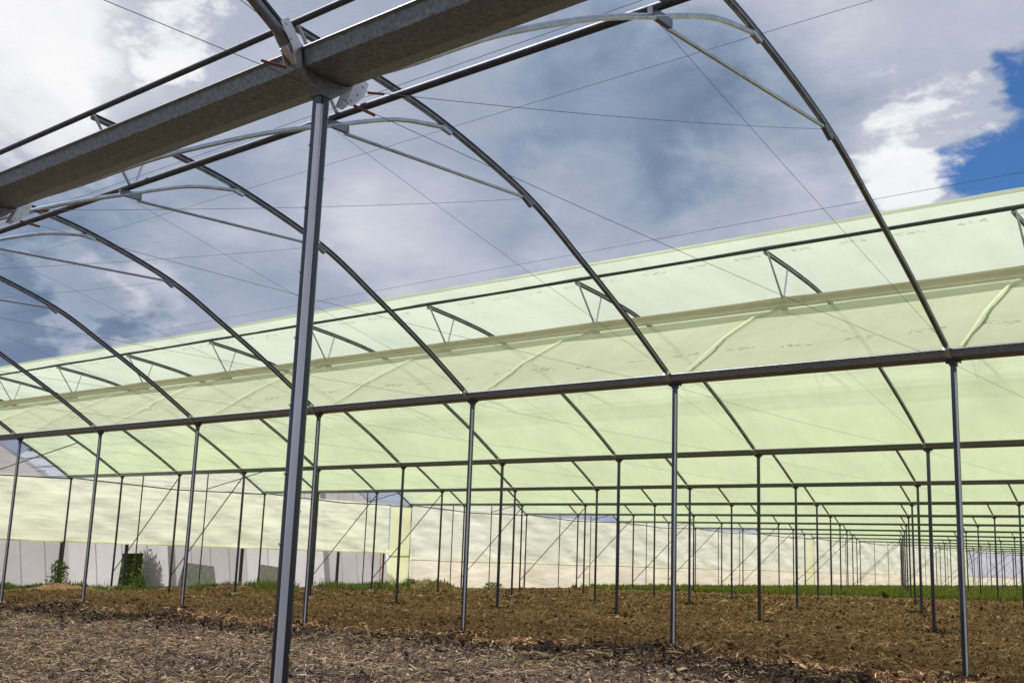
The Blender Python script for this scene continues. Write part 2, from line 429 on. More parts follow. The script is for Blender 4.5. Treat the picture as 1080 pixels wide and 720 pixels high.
def off(path, d):
    out = []
    for i, p in enumerate(path):
        t = (path[min(i+1, len(path)-1)]-path[max(i-1, 0)]).normalized(); out.append(p+Vector((0, -t.z, t.y))*d)
    return out
AR = .031
# mesh data shared by all arches; local origin at the near gutter's centre line, z = H
ME_FAR = auto_smooth(mesh_of('far_arch', *sweep(far_path, circ(AR, 10)), M_ARCHD))
ME_NEAR = auto_smooth(mesh_of('near_arch', *sweep(near_path, circ(.027, 10)), M_ARCH))
ME_RAIL = mesh_of('lock_rail', *sweep(off(far_path, AR+.016), rrect(.034, .028, .006, 1)), M_TUBE, False)
ME_STRUT1 = auto_smooth(mesh_of('strut', *sweep([U_PT+Vector((.04, 0, -.02)), R_PT+Vector((.04, -.02, .03))], circ(.019, 8)), M_ARCH))
a2 = on_path(far_path, 3.62)
ME_STRUT2 = auto_smooth(mesh_of('strut', *sweep([a2, R_PT+Vector((0, .06, .0))], circ(.016, 8)), M_ARCH))
ME_BRACE = auto_smooth(mesh_of('brace', *sweep([R_PT+Vector((0, .14, -.14)), K_PT], circ(.021, 8)), M_ARCH))
def box_mesh(name, c, d, m, rx=0.0): return MB().box(c, d, Matrix.Rotation(rx, 3, 'X')).mesh(name, m)
ME_JOINS = [box_mesh('joint_plate', R_PT+Vector((0, .03, -.09)), (.05, .30, .08), M_ARCHD),
            box_mesh('joint_plate', K_PT+Vector((0, -.02, -.03)), (.05, .20, .06), M_ARCHD, -.5),
            box_mesh('joint_plate', on_path(far_path, 5.06)+Vector((0, -.02, -.02)), (.05, .16, .075), M_ARCH, -.2)]
def wire_mesh(a, b, sag=.03, r=.0021):
    a = Vector(a); b = Vector(b); pts = []
    for i in range(9):
        t = i/8; pts.append(a.lerp(b, t)+Vector((0, 0, -4*sag*t*(1-t))))
    return mesh_of('tie_wire', *sweep(pts, circ(r, 5)), M_WIRE)
ME_W1 = wire_mesh((0, .15, -.06), (0, W-.12, -.06), .05)
ME_W2 = wire_mesh((0, .15, .0), K_PT, .04)
ME_W3 = wire_mesh(R_PT+Vector((0, .03, -.15)), (0, W-.25, .16), .02)
# one-piece truss for arches far away
mb = MB(); mb.sweep(far_path, circ(AR*1.15, 6)); mb.sweep(near_path, circ(AR, 6))
mb.sweep([U_PT, R_PT], circ(.02, 5)); mb.sweep([R_PT+Vector((0, .14, -.14)), K_PT], circ(.02, 5))
ME_TRUSS = auto_smooth(mb.mesh('arch_truss', M_ARCHD))
# film clamp at the foot of an arch
ME_FEET = [box_mesh('foot_clamp', (0, W-.19, .075), (.06, .17, .085), M_PLATE, -.5), box_mesh('foot_clamp', (0, .19, .065), (.06, .15, .07), M_PLATE, .5)]

# posts (local origin at the post's top, z = H)
ME_POST = {}
def post_mesh(length, a, r, key):
    if key not in ME_POST:
        V, F = sweep([(0, 0, -length), (0, 0, 0)], rrect(a, a, r, 5), upv=Vector((0, 1, 0)))
        ME_POST[key] = auto_smooth(mesh_of('post', V, F, M_POST), 50)
    return ME_POST[key]
_o = [(-.085, 0), (.085, 0), (.085, -.045), (.07, -.045), (.06, -.025), (.04, -.03), (.04, -.08), (-.04, -.08), (-.04, -.03), (-.06, -.025), (-.07, -.045), (-.085, -.045)]
_n = len(_o)
ME_COLLAR = mesh_of('gutter_bracket', [(a_, -.040, b_) for a_, b_ in _o]+[(a_, .040, b_) for a_, b_ in _o],
                    [tuple(range(_n)), tuple(range(2*_n-1, _n-1, -1))]+[(i, _n+i, _n+(i+1) % _n, (i+1) % _n) for i in range(_n)], M_TUBE, False)
ME_FOOTING = auto_smooth(mesh_of('footing', *sweep([(0, 0, -.6), (0, 0, .06), (0, 0, .10)], circ(.11, 10)), M_CONC))
bm_bolt = MB(); bm_bolt.sweep([(0, 0, 0), (0, 0, .004), (0, 0, .006)], circ(.008, 6), upv=Vector((1, 0, 0)))
ME_BOLT = bm_bolt.mesh('bolt', M_BOLT)
# gutter cross-section (y, z), a folded sheet 4 mm thick
def gutter_mesh(x0, x1):
    o = [(-.215, .092), (-.200, .102), (-.188, .092), (-.165, .008), (-.060, -.010), (.060, -.010), (.165, .008), (.188, .092), (.200, .102), (.215, .092)]
    i = [(y*.985, z+.006) for y, z in o]
    prof = o+[(y, z) for y, z in reversed(i)]
    n = len(prof); V = []; F = []
    xs = np.arange(x0, x1+.01, B)
    for x in xs:
        for y, z in prof: V.append((x, y, z))
    for s in range(len(xs)-1):
        for j in range(n):
            k = (j+1) % n; F.append((s*n+j, s*n+k, (s+1)*n+k, (s+1)*n+j))
    F.append(tuple(range(n))); F.append(tuple((len(xs)-1)*n+j for j in range(n-1, -1, -1)))
    return mesh_of('gutter', V, F, M_GUT, False)
ME_GUT = gutter_mesh(XE, 16.0)
ME_RIDGE = auto_smooth(mesh_of('ridge_tube', *sweep([(XE, 0, 0), (16, 0, 0)], circ(.040, 14)), M_TUBE))
ME_VTUBE = auto_smooth(mesh_of('vent_tube', *sweep([(XE, 0, 0), (16, 0, 0)], circ(.036, 14)), M_TUBE))
ME_PWIRE = mesh_of('purlin_wire', *sweep([(XE, 0, 0), (16, 0, 0)], circ(.0025, 5)), M_WIRE)
ME_DBRACE = auto_smooth(mesh_of('diagonal_brace', *sweep([(0, 0, -.1), (-B, 0, -H+.15)], circ(.018, 6)), M_TUBE))

# ------------------------------------------------------------------ roof film meshes (origin at the near gutter, z = H)
def sheet(path, x0, x1, dx, amp, mat, name, seed, thick=.0):
    P = path; xs = np.arange(x0, x1+.01, dx); V = []; F = []
    yy = np.array([p.y for p in P]); zz = np.array([p.z for p in P])
    tn = np.gradient(np.stack([yy, zz], 1), axis=0); tn /= np.linalg.norm(tn, axis=1)[:, None]
    ny, nz = -tn[:, 1], tn[:, 0]
    if nz.mean() < 0: ny, nz = -ny, -nz
    X, I = np.meshgrid(xs, np.arange(len(P)), indexing='ij')
    sag = -np.abs(np.sin(X/B*np.pi))**.7*amp*np.sin(np.pi*np.clip(I/(len(P)-1), 0, 1))
    sag += fbm(X*.7+seed*9, I*.35+seed, 3)*amp*1.2*np.sin(np.pi*np.clip(I/(len(P)-1), .1, .9))
    Y = yy[I]+ny[I]*sag; Z = zz[I]+nz[I]*sag
    V = np.stack([X, Y, Z], -1).reshape(-1, 3); m = len(P)
    a = np.arange(len(xs)-1)[:, None]*m+np.arange(m-1)[None, :]
    F = np.stack([a, a+m, a+m+1, a+1], -1).reshape(-1, 4)
    return np_mesh(name, V, F, mat, True)
near_film_path = [p for p in off(near_path, AR+.012) if p.y <= 2.85]
far_film_path = [p for p in off(far_path, AR+.045) if p.y >= 4.9]
vent_core = [p for p in off(far_path, AR+.060) if p.y <= 5.35]
d0 = (vent_core[0]-vent_core[1]).normalized()
vent_path = [vent_core[0]+d0*.62+Vector((0, .01, -.07)), vent_core[0]+d0*.60+Vector((0, 0, .0)), vent_core[0]+d0*.54+Vector((0, 0, .03)), vent_core[0]+d0*.40+Vector((0, 0, -.012)),
             vent_core[0]+d0*.28+Vector((0, 0, .03)), vent_core[0]+d0*.12+Vector((0, 0, .0))]+vent_core
hem_path = [p for p in off(near_path, AR+.030) if 2.68 <= p.y <= 3.0]+[Vector((0, 3.16, 1.82)), Vector((0, 3.29, 1.945)), Vector((0, 3.39, 1.972)), Vector((0, 3.46, 1.945))]
XR = 16.0
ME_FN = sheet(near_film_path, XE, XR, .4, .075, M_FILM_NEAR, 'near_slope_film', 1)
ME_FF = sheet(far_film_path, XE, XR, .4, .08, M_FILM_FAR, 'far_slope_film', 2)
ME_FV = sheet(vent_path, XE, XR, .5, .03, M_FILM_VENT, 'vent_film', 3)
ME_HEM = sheet(hem_path, XE, XR, .4, .02, M_HEM, 'film_hem', 4)
arch_glow_path = [p for p in off(near_path, AR+.045) if .2 <= p.y <= 2.75]
ME_ARCHGLOW = mesh_of('arch_glow_strip', *sweep(arch_glow_path, [(-.022, 0), (.022, 0), (.019, .005), (-.019, .005)]), M_ARCHGLOW, False)  # added strips imitating the light of the arches showing through the film

# ------------------------------------------------------------------ where things would land in the picture: build what can be seen
def seen(x, y, z, m=160):
    d = Vector((x, y, z))-CAM; t = d.dot(fw)
    if t < .3: return False
    px = 540+1171.27*d.dot(r_)/t; py = 360-1171.27*d.dot(u_)/t
    return -m < px < 1080+m and -m*3 < py < 720+m*6
ORD = {1: 'first', 2: 'second', 3: 'third', 4: 'fourth', 5: 'fifth', 6: 'sixth', 7: 'seventh', 8: 'eighth', 9: 'ninth', 10: 'tenth',
       11: 'eleventh', 12: 'twelfth', 13: 'thirteenth', 14: 'fourteenth', 15: 'fifteenth'}

# ------------------------------------------------------------------ ground
def smooth_axis(segs):
    out = []
    for a, b, s in segs:
        out += list(np.arange(a, b-1e-6, s))
    out.append(segs[-1][1]); return np.array(out)
gx_ax = smooth_axis([(-3000, -600, 600), (-600, -150, 75), (-150, -60, 15), (-60, -44, 2), (-44, -20, .22), (-20, 3, .085), (3, 12, .4), (12, 40, 4), (40, 160, 30), (160, 3000, 710)])
gy_ax = smooth_axis([(-3000, -600, 600), (-600, -60, 90), (-60, -4, 8), (-4, 1, .4), (1, 14, .075), (14, 30, .16), (30, 62, .4), (62, 180, 4), (180, 600, 60), (600, 4200, 600)])
def ground_z(X, Y):
    Z = gz(X, Y)
    fade = np.exp(-np.clip(Y-14, 0, 100)/22)*.7+.3
    edge = 7.6+fbm(X*.35, Y*0+3, 3)*2.0
    band = np.exp(-((Y-edge)/.55)**2)
    tilled = 1/(1+np.exp(-(Y-edge)*3))
    Z = Z+fbm(X*1.1, Y*1.1, 4)*.10*fade*(.5+tilled)
    Z = Z+fbm(X*3.6+9, Y*3.6, 4)*(.06+.20*tilled)*fade
    Z = Z-np.abs(fbm(X*2.1+3, Y*2.1+8, 3))*.22*tilled*fade
    Z = Z+band*(.05+fbm(X*1.8, Y*1.8+40, 3)*.30)
    Z = Z+fbm(X*.22+5, Y*.22, 2)*.10*np.clip((Y-2)/10, 0, 1)
    for mx, my, h, r in ((-3.7, W-1.0, .13, .6), (-2.7, W-1.7, .12, .8), (-37.3, 18.6, .22, 1.0), (-36.5, 38.5, .40, 1.2), (-35.5, 25.3, .28, 1.2), (-36, 30.5, .15, 1.2), (-15.6, W-.5, .16, .6), (-19.8, W-.5, .2, .8), (-8.2, W-.6, .1, .5)):
        Z = Z+h*np.exp(-((X-mx)**2+(Y-my)**2)/r**2)*(1+fbm(X*3, Y*3, 2))
    for kk in (1, 2, 3):
        dx_ = X-np.round(X/B)*B
        Z = Z+.04*np.exp(-(dx_**2+(Y-W*kk)**2)/.09)*((X > -42) & (X < 6))
    # low banked rows at the edge of the crop
    Z = Z+.12*np.exp(-((Y-47.5)/1.0)**2)*np.clip((X+40)/10, 0, 1)*(1+fbm(X*2, Y*2, 2))
    return Z
GX, GY = np.meshgrid(gx_ax, gy_ax, indexing='ij')
GZ = ground_z(GX, GY)
m = len(gy_ax); a = np.arange(len(gx_ax)-1)[:, None]*m+np.arange(m-1)[None, :]
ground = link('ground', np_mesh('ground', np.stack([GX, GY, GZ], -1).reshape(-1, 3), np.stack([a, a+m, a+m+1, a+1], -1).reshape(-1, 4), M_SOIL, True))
ground['kind'] = 'structure'
ground['label'] = 'bare tilled brown soil with dry greyish ground in front'

# clods and straw lying on the soil: uncountable
ICO_V = []
t_ = (1+5**.5)/2
for s1 in (-1, 1):
    for s2 in (-1, 1):
        ICO_V += [(0, s1, s2*t_), (s1, s2*t_, 0), (s2*t_, 0, s1)]
ICO_V = np.array(ICO_V, float)/math.sqrt(1+t_*t_)
from itertools import combinations
_d = lambda i, j: np.linalg.norm(ICO_V[i]-ICO_V[j])
ICO_F = [c for c in combinations(range(12), 3) if all(_d(i, j) < 1.06 for i, j in combinations(c, 2))]
ICO_F = np.array([c if np.dot(np.cross(ICO_V[c[1]]-ICO_V[c[0]], ICO_V[c[2]]-ICO_V[c[0]]), ICO_V[c[0]]) > 0 else (c[0], c[2], c[1]) for c in ICO_F])
def clods(name, x, y, size, mat, label):
    n = len(x); z = ground_z(x, y)
    V = ICO_V[None]*(1+RNG.normal(0, .22, (n, 12, 1)))
    V = V*(size[:, None, None]*(RNG.uniform(.6, 1.3, (n, 1, 3))*np.array([1, 1, .7])))
    ang = RNG.uniform(0, 6.28, n); c, s = np.cos(ang)[:, None], np.sin(ang)[:, None]
    V = np.stack([V[..., 0]*c-V[..., 1]*s, V[..., 0]*s+V[..., 1]*c, V[..., 2]], -1)
    V += np.stack([x, y, z+size*.25], -1)[:, None]
    F = ICO_F[None]+(np.arange(n)*12)[:, None, None]
    o = link(name, np_mesh(name, V.reshape(-1, 3), F.reshape(-1, 3), mat, False))
    tag(o, label, 'soil', kind='stuff'); return o
def scatter(n, x0, x1, y0, y1, px=1.0):
    return RNG.uniform(x0, x1, n), y0+(y1-y0)*RNG.random(n)**px
def keep_seen(x, y, m=90):
    d = np.stack([x, y, gz(x, y)], -1)-np.array(CAM)
    t = d@np.array(fw); px = 540+1171.27*(d@np.array(r_))/np.maximum(t, .1); py = 360-1171.27*(d@np.array(u_))/np.maximum(t, .1)
    return (t > .5) & (px > -m*3) & (px < 1080+m*3) & (py < 720+m*3)
def chips(name, x, y, half, mat, label, tilt=.45, lift=.012):
    """splinters of root, stalk and crumbled earth: small irregular spindles"""
    n = len(x); z = ground_z(x, y)+RNG.uniform(0, lift*2, n)
    a = RNG.uniform(0, 6.28, n); el = RNG.normal(0, tilt, n)
    d = np.stack([np.cos(a)*np.cos(el), np.sin(a)*np.cos(el), np.sin(el)], -1)
    sd = np.stack([-np.sin(a), np.cos(a), a*0], -1); up_ = np.cross(d, sd)
    w = half*RNG.uniform(.13, .45, n); h = w*RNG.uniform(.5, 1.0, n)
    c = np.stack([x, y, z], -1); m_ = c+d*(half*RNG.uniform(-.4, .4, n))[:, None]
    j = lambda: RNG.uniform(.6, 1.3, (n, 1))
    V = np.stack([c-d*half[:, None], m_+sd*w[:, None]*j(), m_+up_*h[:, None]*j(), m_-sd*w[:, None]*j(), m_-up_*h[:, None]*j(), c+d*half[:, None]], 1)
    F = np.array([(0, 2, 1), (0, 3, 2), (0, 4, 3), (0, 1, 4), (5, 1, 2), (5, 2, 3), (5, 3, 4), (5, 4, 1)])[None]+(np.arange(n)*6)[:, None, None]
    o = link(name, np_mesh(name, V.reshape(-1, 3), F.reshape(-1, 3), mat, False)); tag(o, label, 'soil', kind='stuff'); return o
def many(n, x0, x1, y0, y1, p, lim, m=40):
    x, y = scatter(n, x0, x1, y0, y1, p); k = keep_seen(x, y, m); return x[k][:lim], y[k][:lim]
x, y = many(260000, -36, 3, 9.2, 30, 1.5, 62000)
chips('soil_chips', x, y, RNG.gamma(2.2, .0145, len(x))+.010, M_CLOD_B, 'crumbled brown earth and roots over the tilled soil')
x, y = many(120000, -38, 3, 24, 52, 1.0, 20000)
chips('far_soil_chips', x, y, RNG.gamma(2.4, .024, len(x))+.022, M_CLOD_B, 'coarse brown clods on the tilled soil further back', .6)
x, y = many(240000, -26, 3, 0.8, 7.6, 1.0, 52000)
chips('dry_chips', x, y, RNG.gamma(2.2, .010, len(x))+.007, M_CLOD_G, 'fine dry crumbs and stalks on the greyish foreground soil')
x = RNG.uniform(-32, 3, 32000); y = 8.4+fbm(x*.35, x*0+3, 3)*1.6+RNG.normal(0, .55, len(x))
px_ = np.repeat(-B*np.arange(0, 8), 260); pk_ = np.repeat(np.arange(1, 4), 8*260)     # soil heaped against the post feet
hx = np.tile(px_, 3)+RNG.normal(0, .22, 3*len(px_)); hy = pk_*W+RNG.normal(-.05, .22, len(hx))
xx = np.concatenate([x, RNG.normal(-3.4, .9, 3000), hx]); yy = np.concatenate([y, RNG.normal(W-1.1, .40, 3000), hy])
chips('dark_chips', xx, yy, RNG.gamma(2.2, .010, len(xx))+.010, M_CRUST, 'dark crumbs along the edge of the tilled ground', .6, .03)
def straw(name, x, y, length, width, label, flat=.25, mat=None):
    n = len(x); z = ground_z(x, y)+RNG.uniform(.005, .05, n)
    a = RNG.uniform(0, 6.28, n); el = RNG.normal(0, flat, n)
    d = np.stack([np.cos(a)*np.cos(el), np.sin(a)*np.cos(el), np.sin(el)], -1)*length[:, None]*.5
    s = np.stack([-np.sin(a), np.cos(a), a*0], -1)*width[:, None]; u = np.stack([a*0, a*0, a*0+1], -1)*width[:, None]
    c = np.stack([x, y, z], -1); bend = u*RNG.uniform(0, 4, (n, 1))
    ring = lambda q: [q+s, q-s*.5+u*.87, q-s*.5-u*.87]
    V = np.stack(ring(c-d)+ring(c+bend)+ring(c+d), 1)
    F = []
    for r0 in (0, 3):
        for j in range(3): F.append((r0+j, r0+(j+1) % 3, r0+3+(j+1) % 3, r0+3+j))
    F = np.array(F)[None]+(np.arange(n)*9)[:, None, None]
    o = link(name, np_mesh(name, V.reshape(-1, 3), F.reshape(-1, 4), mat or M_STRAW, False)); tag(o, label, 'straw', kind='stuff'); return o
x, y = scatter(60000, -24, 3, 1.0, 9.0); k = keep_seen(x, y) & (fbm(x*.8, y*.8+60, 3) > -.06); x, y = x[k][:22000], y[k][:22000]
straw('dry_straw', x, y, RNG.gamma(2.5, .03, len(x))+.025, RNG.uniform(.002, .0055, len(x)), 'bits of dry straw littering the greyish foreground')
x, y = scatter(80000, -34, 3, 9.4, 34, 1.4); k = keep_seen(x, y) & (fbm(x*.6, y*.6+20, 3) > -.08); x, y = x[k][:26000], y[k][:26000]
straw('tilled_straw', x, y, RNG.gamma(2.5, .04, len(x))+.03, RNG.uniform(.003, .009, len(x)), 'brown straw and roots mixed into the tilled soil under the film roof', .5, M_STRAWB)

# ------------------------------------------------------------------ grass
def blades(name, x, y, h, w, mat, label, lean=.35):
    n = len(x); z = ground_z(x, y)-.02
    a = RNG.uniform(0, 6.28, n); la = RNG.uniform(0, 6.28, n); ln = np.abs(RNG.normal(0, lean, n))
    side = np.stack([np.cos(a), np.sin(a), a*0], -1)*w[:, None]
    lv = np.stack([np.cos(la), np.sin(la), a*0], -1)*(ln*h)[:, None]
    base = np.stack([x, y, z], -1); U = np.array([0, 0, 1.0])
    mid = base+lv*.35+U*(h*.6)[:, None]; top = base+lv+U*(h*np.cos(ln*.8))[:, None]
    V = np.stack([base-side, base+side, mid+side*.8, mid-side*.8, top+side*.12, top-side*.12], 1)
    F = np.array([(0, 1, 2, 3), (3, 2, 4, 5)])[None]+(np.arange(n)*6)[:, None, None]
    o = link(name, np_mesh(name, V.reshape(-1, 3), F.reshape(-1, 4), mat, True)); tag(o, label, 'grass', kind='stuff'); return o
n = 26000
x = -39.6+RNG.gamma(1.6, 1.0, n); y = RNG.uniform(12, 40, n); k = fbm(x*.4, y*.4+11, 3) > -.05
x, y = x[k], y[k]; tall = np.clip(.5+fbm(x*.25, y*.25, 2)*2.5, .2, 1.3)
blades('grass', x, y, RNG.uniform(.18, .60, len(x))*tall, RNG.uniform(.012, .03, len(x)), M_GRASS, 'green grass and weeds growing along the foot of the end wall')
n = 60000
y = 50+95*RNG.random(n)**1.7; x = -39.5+RNG.random(n)*46
k = keep_seen(x, y, 20); x, y = x[k], y[k]; k = (y > 50.5+fbm(x*.5, x*0, 3)*3+np.clip(-(x+30), 0, 20)*.4); x, y = x[k], y[k]
blades('crop_grass', x, y, RNG.uniform(.18, .36, len(x)), RNG.uniform(.03, .07, len(x)), M_CROP, 'low green crop filling the ground at the far end under the film', .3)

# ------------------------------------------------------------------ greenhouse spans: row k is the far gutter of span k
def row_x(k):
    return [-B*i for i in range(-1, 11)]
def add_post(par, x, k, main=False):
    y = 0.0
    zb = float(ground_z(np.array([x]), np.array([W*k]))[0])
    L = H-zb+.25
    a, r = (.078, .024) if k <= 0 else (.066, .014)
    key = (a, round(L*4)/4)
    L = key[1]+.1
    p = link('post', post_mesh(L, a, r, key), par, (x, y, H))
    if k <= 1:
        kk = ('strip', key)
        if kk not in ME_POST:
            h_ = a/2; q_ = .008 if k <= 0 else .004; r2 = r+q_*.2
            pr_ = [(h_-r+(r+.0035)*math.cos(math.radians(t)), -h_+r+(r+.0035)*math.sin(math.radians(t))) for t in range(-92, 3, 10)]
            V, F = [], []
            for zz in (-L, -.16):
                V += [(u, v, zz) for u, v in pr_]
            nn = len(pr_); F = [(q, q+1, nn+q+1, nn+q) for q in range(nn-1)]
            ME_POST[kk] = mesh_of('corner_highlight', V, F, M_POST_HL, True)
        link('corner_highlight', ME_POST[kk], p)  # bright strip painted in place of the sky reflected along the corner
    return p, zb
def build_span(k, label, covered):
    """k: number of the far gutter row; the thing's origin is under that gutter"""
    root = thing('greenhouse_span', label, 'greenhouse', (0, W*k, 0), 'spans of the greenhouse')
    near = -W                                             # near gutter in local coordinates
    link('gutter', ME_GUT, root, (0, 0, H))
    link('ridge_tube', ME_RIDGE, root, (0, near+R_PT.y, H+R_PT.z))
    link('vent_tube', ME_VTUBE, root, (0, near+U_PT.y-.01, H+U_PT.z+.01))
    if k <= 4:
        for yy in (5.15, 7.65):
            q = on_path(off(far_path, AR+.034), yy); link('purlin_wire', ME_PWIRE, root, (0, near+q.y, H+q.z))
        q = on_path(off(near_path, AR+.02), 2.9); link('purlin_wire', ME_PWIRE, root, (0, near+q.y, H+q.z+.03))
    for x in row_x(k):
        i = round(-x/B)
        if seen(x, W*k, H) or seen(x, W*k, 0):
            p, zb = add_post(root, x, k)
            if k > 0: link('gutter_bracket', ME_COLLAR, p)
            if k in (2, 3) and i >= 6 or (k == 1 and i >= 5): link('footing', ME_FOOTING, p, (0, 0, zb-H))
        mid = Vector((x, W*k-W*.45, H+2))
        if not (seen(*mid, 420) or seen(x, W*k, H) or seen(x, W*(k-1), H, 300)): continue
        if k <= 8:
            arch = link('arch', ME_FAR, root, (x, near, H))
            link('near_arch', ME_NEAR, arch); link('lock_rail', ME_RAIL, arch)
            link('strut', ME_STRUT1, arch); link('strut', ME_STRUT2, arch); link('brace', ME_BRACE, arch)
            [link('joint_plate', q, arch) for q in ME_JOINS]; [link('foot_clamp', q, arch) for q in ME_FEET]
            if k <= 5:
                for me in (ME_W1, ME_W2, ME_W3): link('tie_wire', me, arch)
        else:
            link('arch', ME_TRUSS, root, (x, near, H))
        if covered and k <= 2: link('arch_glow_strip', ME_ARCHGLOW, root, (x, near, H))
    for i in (7, 8):
        if seen(-B*i, W*k, H): link('diagonal_brace', ME_DBRACE, root, (-B*i, 0, H))
    if covered:
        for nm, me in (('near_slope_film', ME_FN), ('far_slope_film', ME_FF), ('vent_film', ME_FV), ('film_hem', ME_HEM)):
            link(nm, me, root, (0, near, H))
    return root
# film materials carry lettering at a fixed place, so the film keeps the near gutter as its own origin
sp0 = build_span(0, 'bare steel span overhead with thick foreground post and big galvanised gutter', False)
sp1 = build_span(1, 'bare span of open steel arches against the cloudy sky, without film', False)
for k in range(2, LAST+1):
    build_span(k, f'greenhouse span under pale green film, {ORD[k-1]} covered one behind the bare arches', True)

# ------------------------------------------------------------------ foreground joints on the first gutter row
def prism(pts, x0, x1):
    """outline (y, z) extruded along x"""
    q = len(pts)
    return [(x0, a_, b_) for a_, b_ in pts]+[(x1, a_, b_) for a_, b_ in pts], [tuple(range(q-1, -1, -1)), tuple(range(q, 2*q))]+[(i, (i+1) % q, q+(i+1) % q, q+i) for i in range(q)]
def joint(par, x):
    # folded saddle carrying the gutter
    V, F = prism([(-.192, .07), (-.170, .006), (-.062, -.013), (.062, -.013), (.170, .006), (.192, .07), (.200, .07), (.184, .0), (.045, -.11), (-.045, -.11), (-.184, .0), (-.200, .07)], x-.045, x+.045)
    link('gutter_saddle', mesh_of('gutter_saddle', [(a_, b_, H+c_) for a_, b_, c_ in V], F, M_GUT, False), par)
    # shoe of the near arch: two bright side plates and a bolt between them
    for sx in (-.045, .041):
        V, F = prism([(.14, -.10), (.19, -.10), (.27, -.02), (.30, .07), (.25, .10), (.19, .04), (.17, -.02)], x+sx, x+sx+.005)
        link('arch_shoe', mesh_of('arch_shoe', [(a_, b_, H+c_) for a_, b_, c_ in V], F, M_PLATE, False), par)
    # shoe of the far arch on the camera's side
    for sx in (-.050, .045):
        V, F = prism([(-.19, .02), (-.225, .0), (-.26, .09), (-.35, .20), (-.30, .24), (-.20, .12)], x+sx, x+sx+.005)
        link('arch_shoe', mesh_of('arch_shoe', [(a_, b_, H+c_) for a_, b_, c_ in V], F, M_PLATE, False), par)
    for yy, zz in ((.18, -.07), (.225, -.02), (.26, .04), (.16, -.09)):
        link('bolt', ME_BOLT, par, (x+.046, yy, H+zz), (0, math.pi/2, 0))
    for yy, zz in ((-.23, .06), (-.27, .13), (-.31, .20)):
        link('bolt', ME_BOLT, par, (x+.050, yy, H+zz), (0, math.pi/2, 0))
    # second rail of the arch beside the last span
    for q0, q1 in (((x, .24, H-.07), (x, .40, H-.075)), ((x, .34, H+.045), (x, .46, H+.08)), ((x-.02, -.24, H-.01), (x-.02, -.40, H-.03))):
        link('wire_tensioner', auto_smooth(mesh_of('wire_tensioner', *sweep([q0, q1], circ(.008, 7)), M_RED)), par)
for x in (0.0, -B): joint(sp0, x)
# bolt heads up both visible faces of the thick post
for n_ in range(11):
    z = H-.22-.36*n_
    link('bolt', ME_BOLT, sp0, (.039, .022, z), (0, math.pi/2, 0))
    link('bolt', ME_BOLT, sp0, (-.022, -.039, z-.17), (math.pi/2, 0, 0))

# ------------------------------------------------------------------ end wall, one panel per span
def wrinkled(y0, y1, z0, z1, mat, name, amp=.03, seed=0, ny=40, nz=14, xoff=0.0):
    ys = np.linspace(y0, y1, ny); f = np.linspace(0, 1, nz); Y, Fz = np.meshgrid(ys, f, indexing='ij')
    za = z0(ys)[:, None] if callable(z0) else z0
    zb = z1(ys)[:, None] if callable(z1) else z1
    Z = za+(zb-za)*Fz
    X = xoff+fbm(Y*.55+seed*7, Z*1.6+Y*.3, 4)*amp*2.2+np.sin(Y*2.2+Z*3+seed)*amp*.25
    m = nz; a = np.arange(ny-1)[:, None]*m+np.arange(m-1)[None, :]
    return np_mesh(name, np.stack([X, Y, Z], -1).reshape(-1, 3), np.stack([a, a+m, a+m+1, a+1], -1).reshape(-1, 4), mat, True)
def roof_z(yl):      # height of the roof line above the end wall, local y from the near gutter
    pts = sorted([(p.y, p.z) for p in near_path if p.y < 3.3]+[(p.y, p.z) for p in far_path if p.y > 4.4])
    return H+np.interp(yl, [p[0] for p in pts], [p[1] for p in pts])
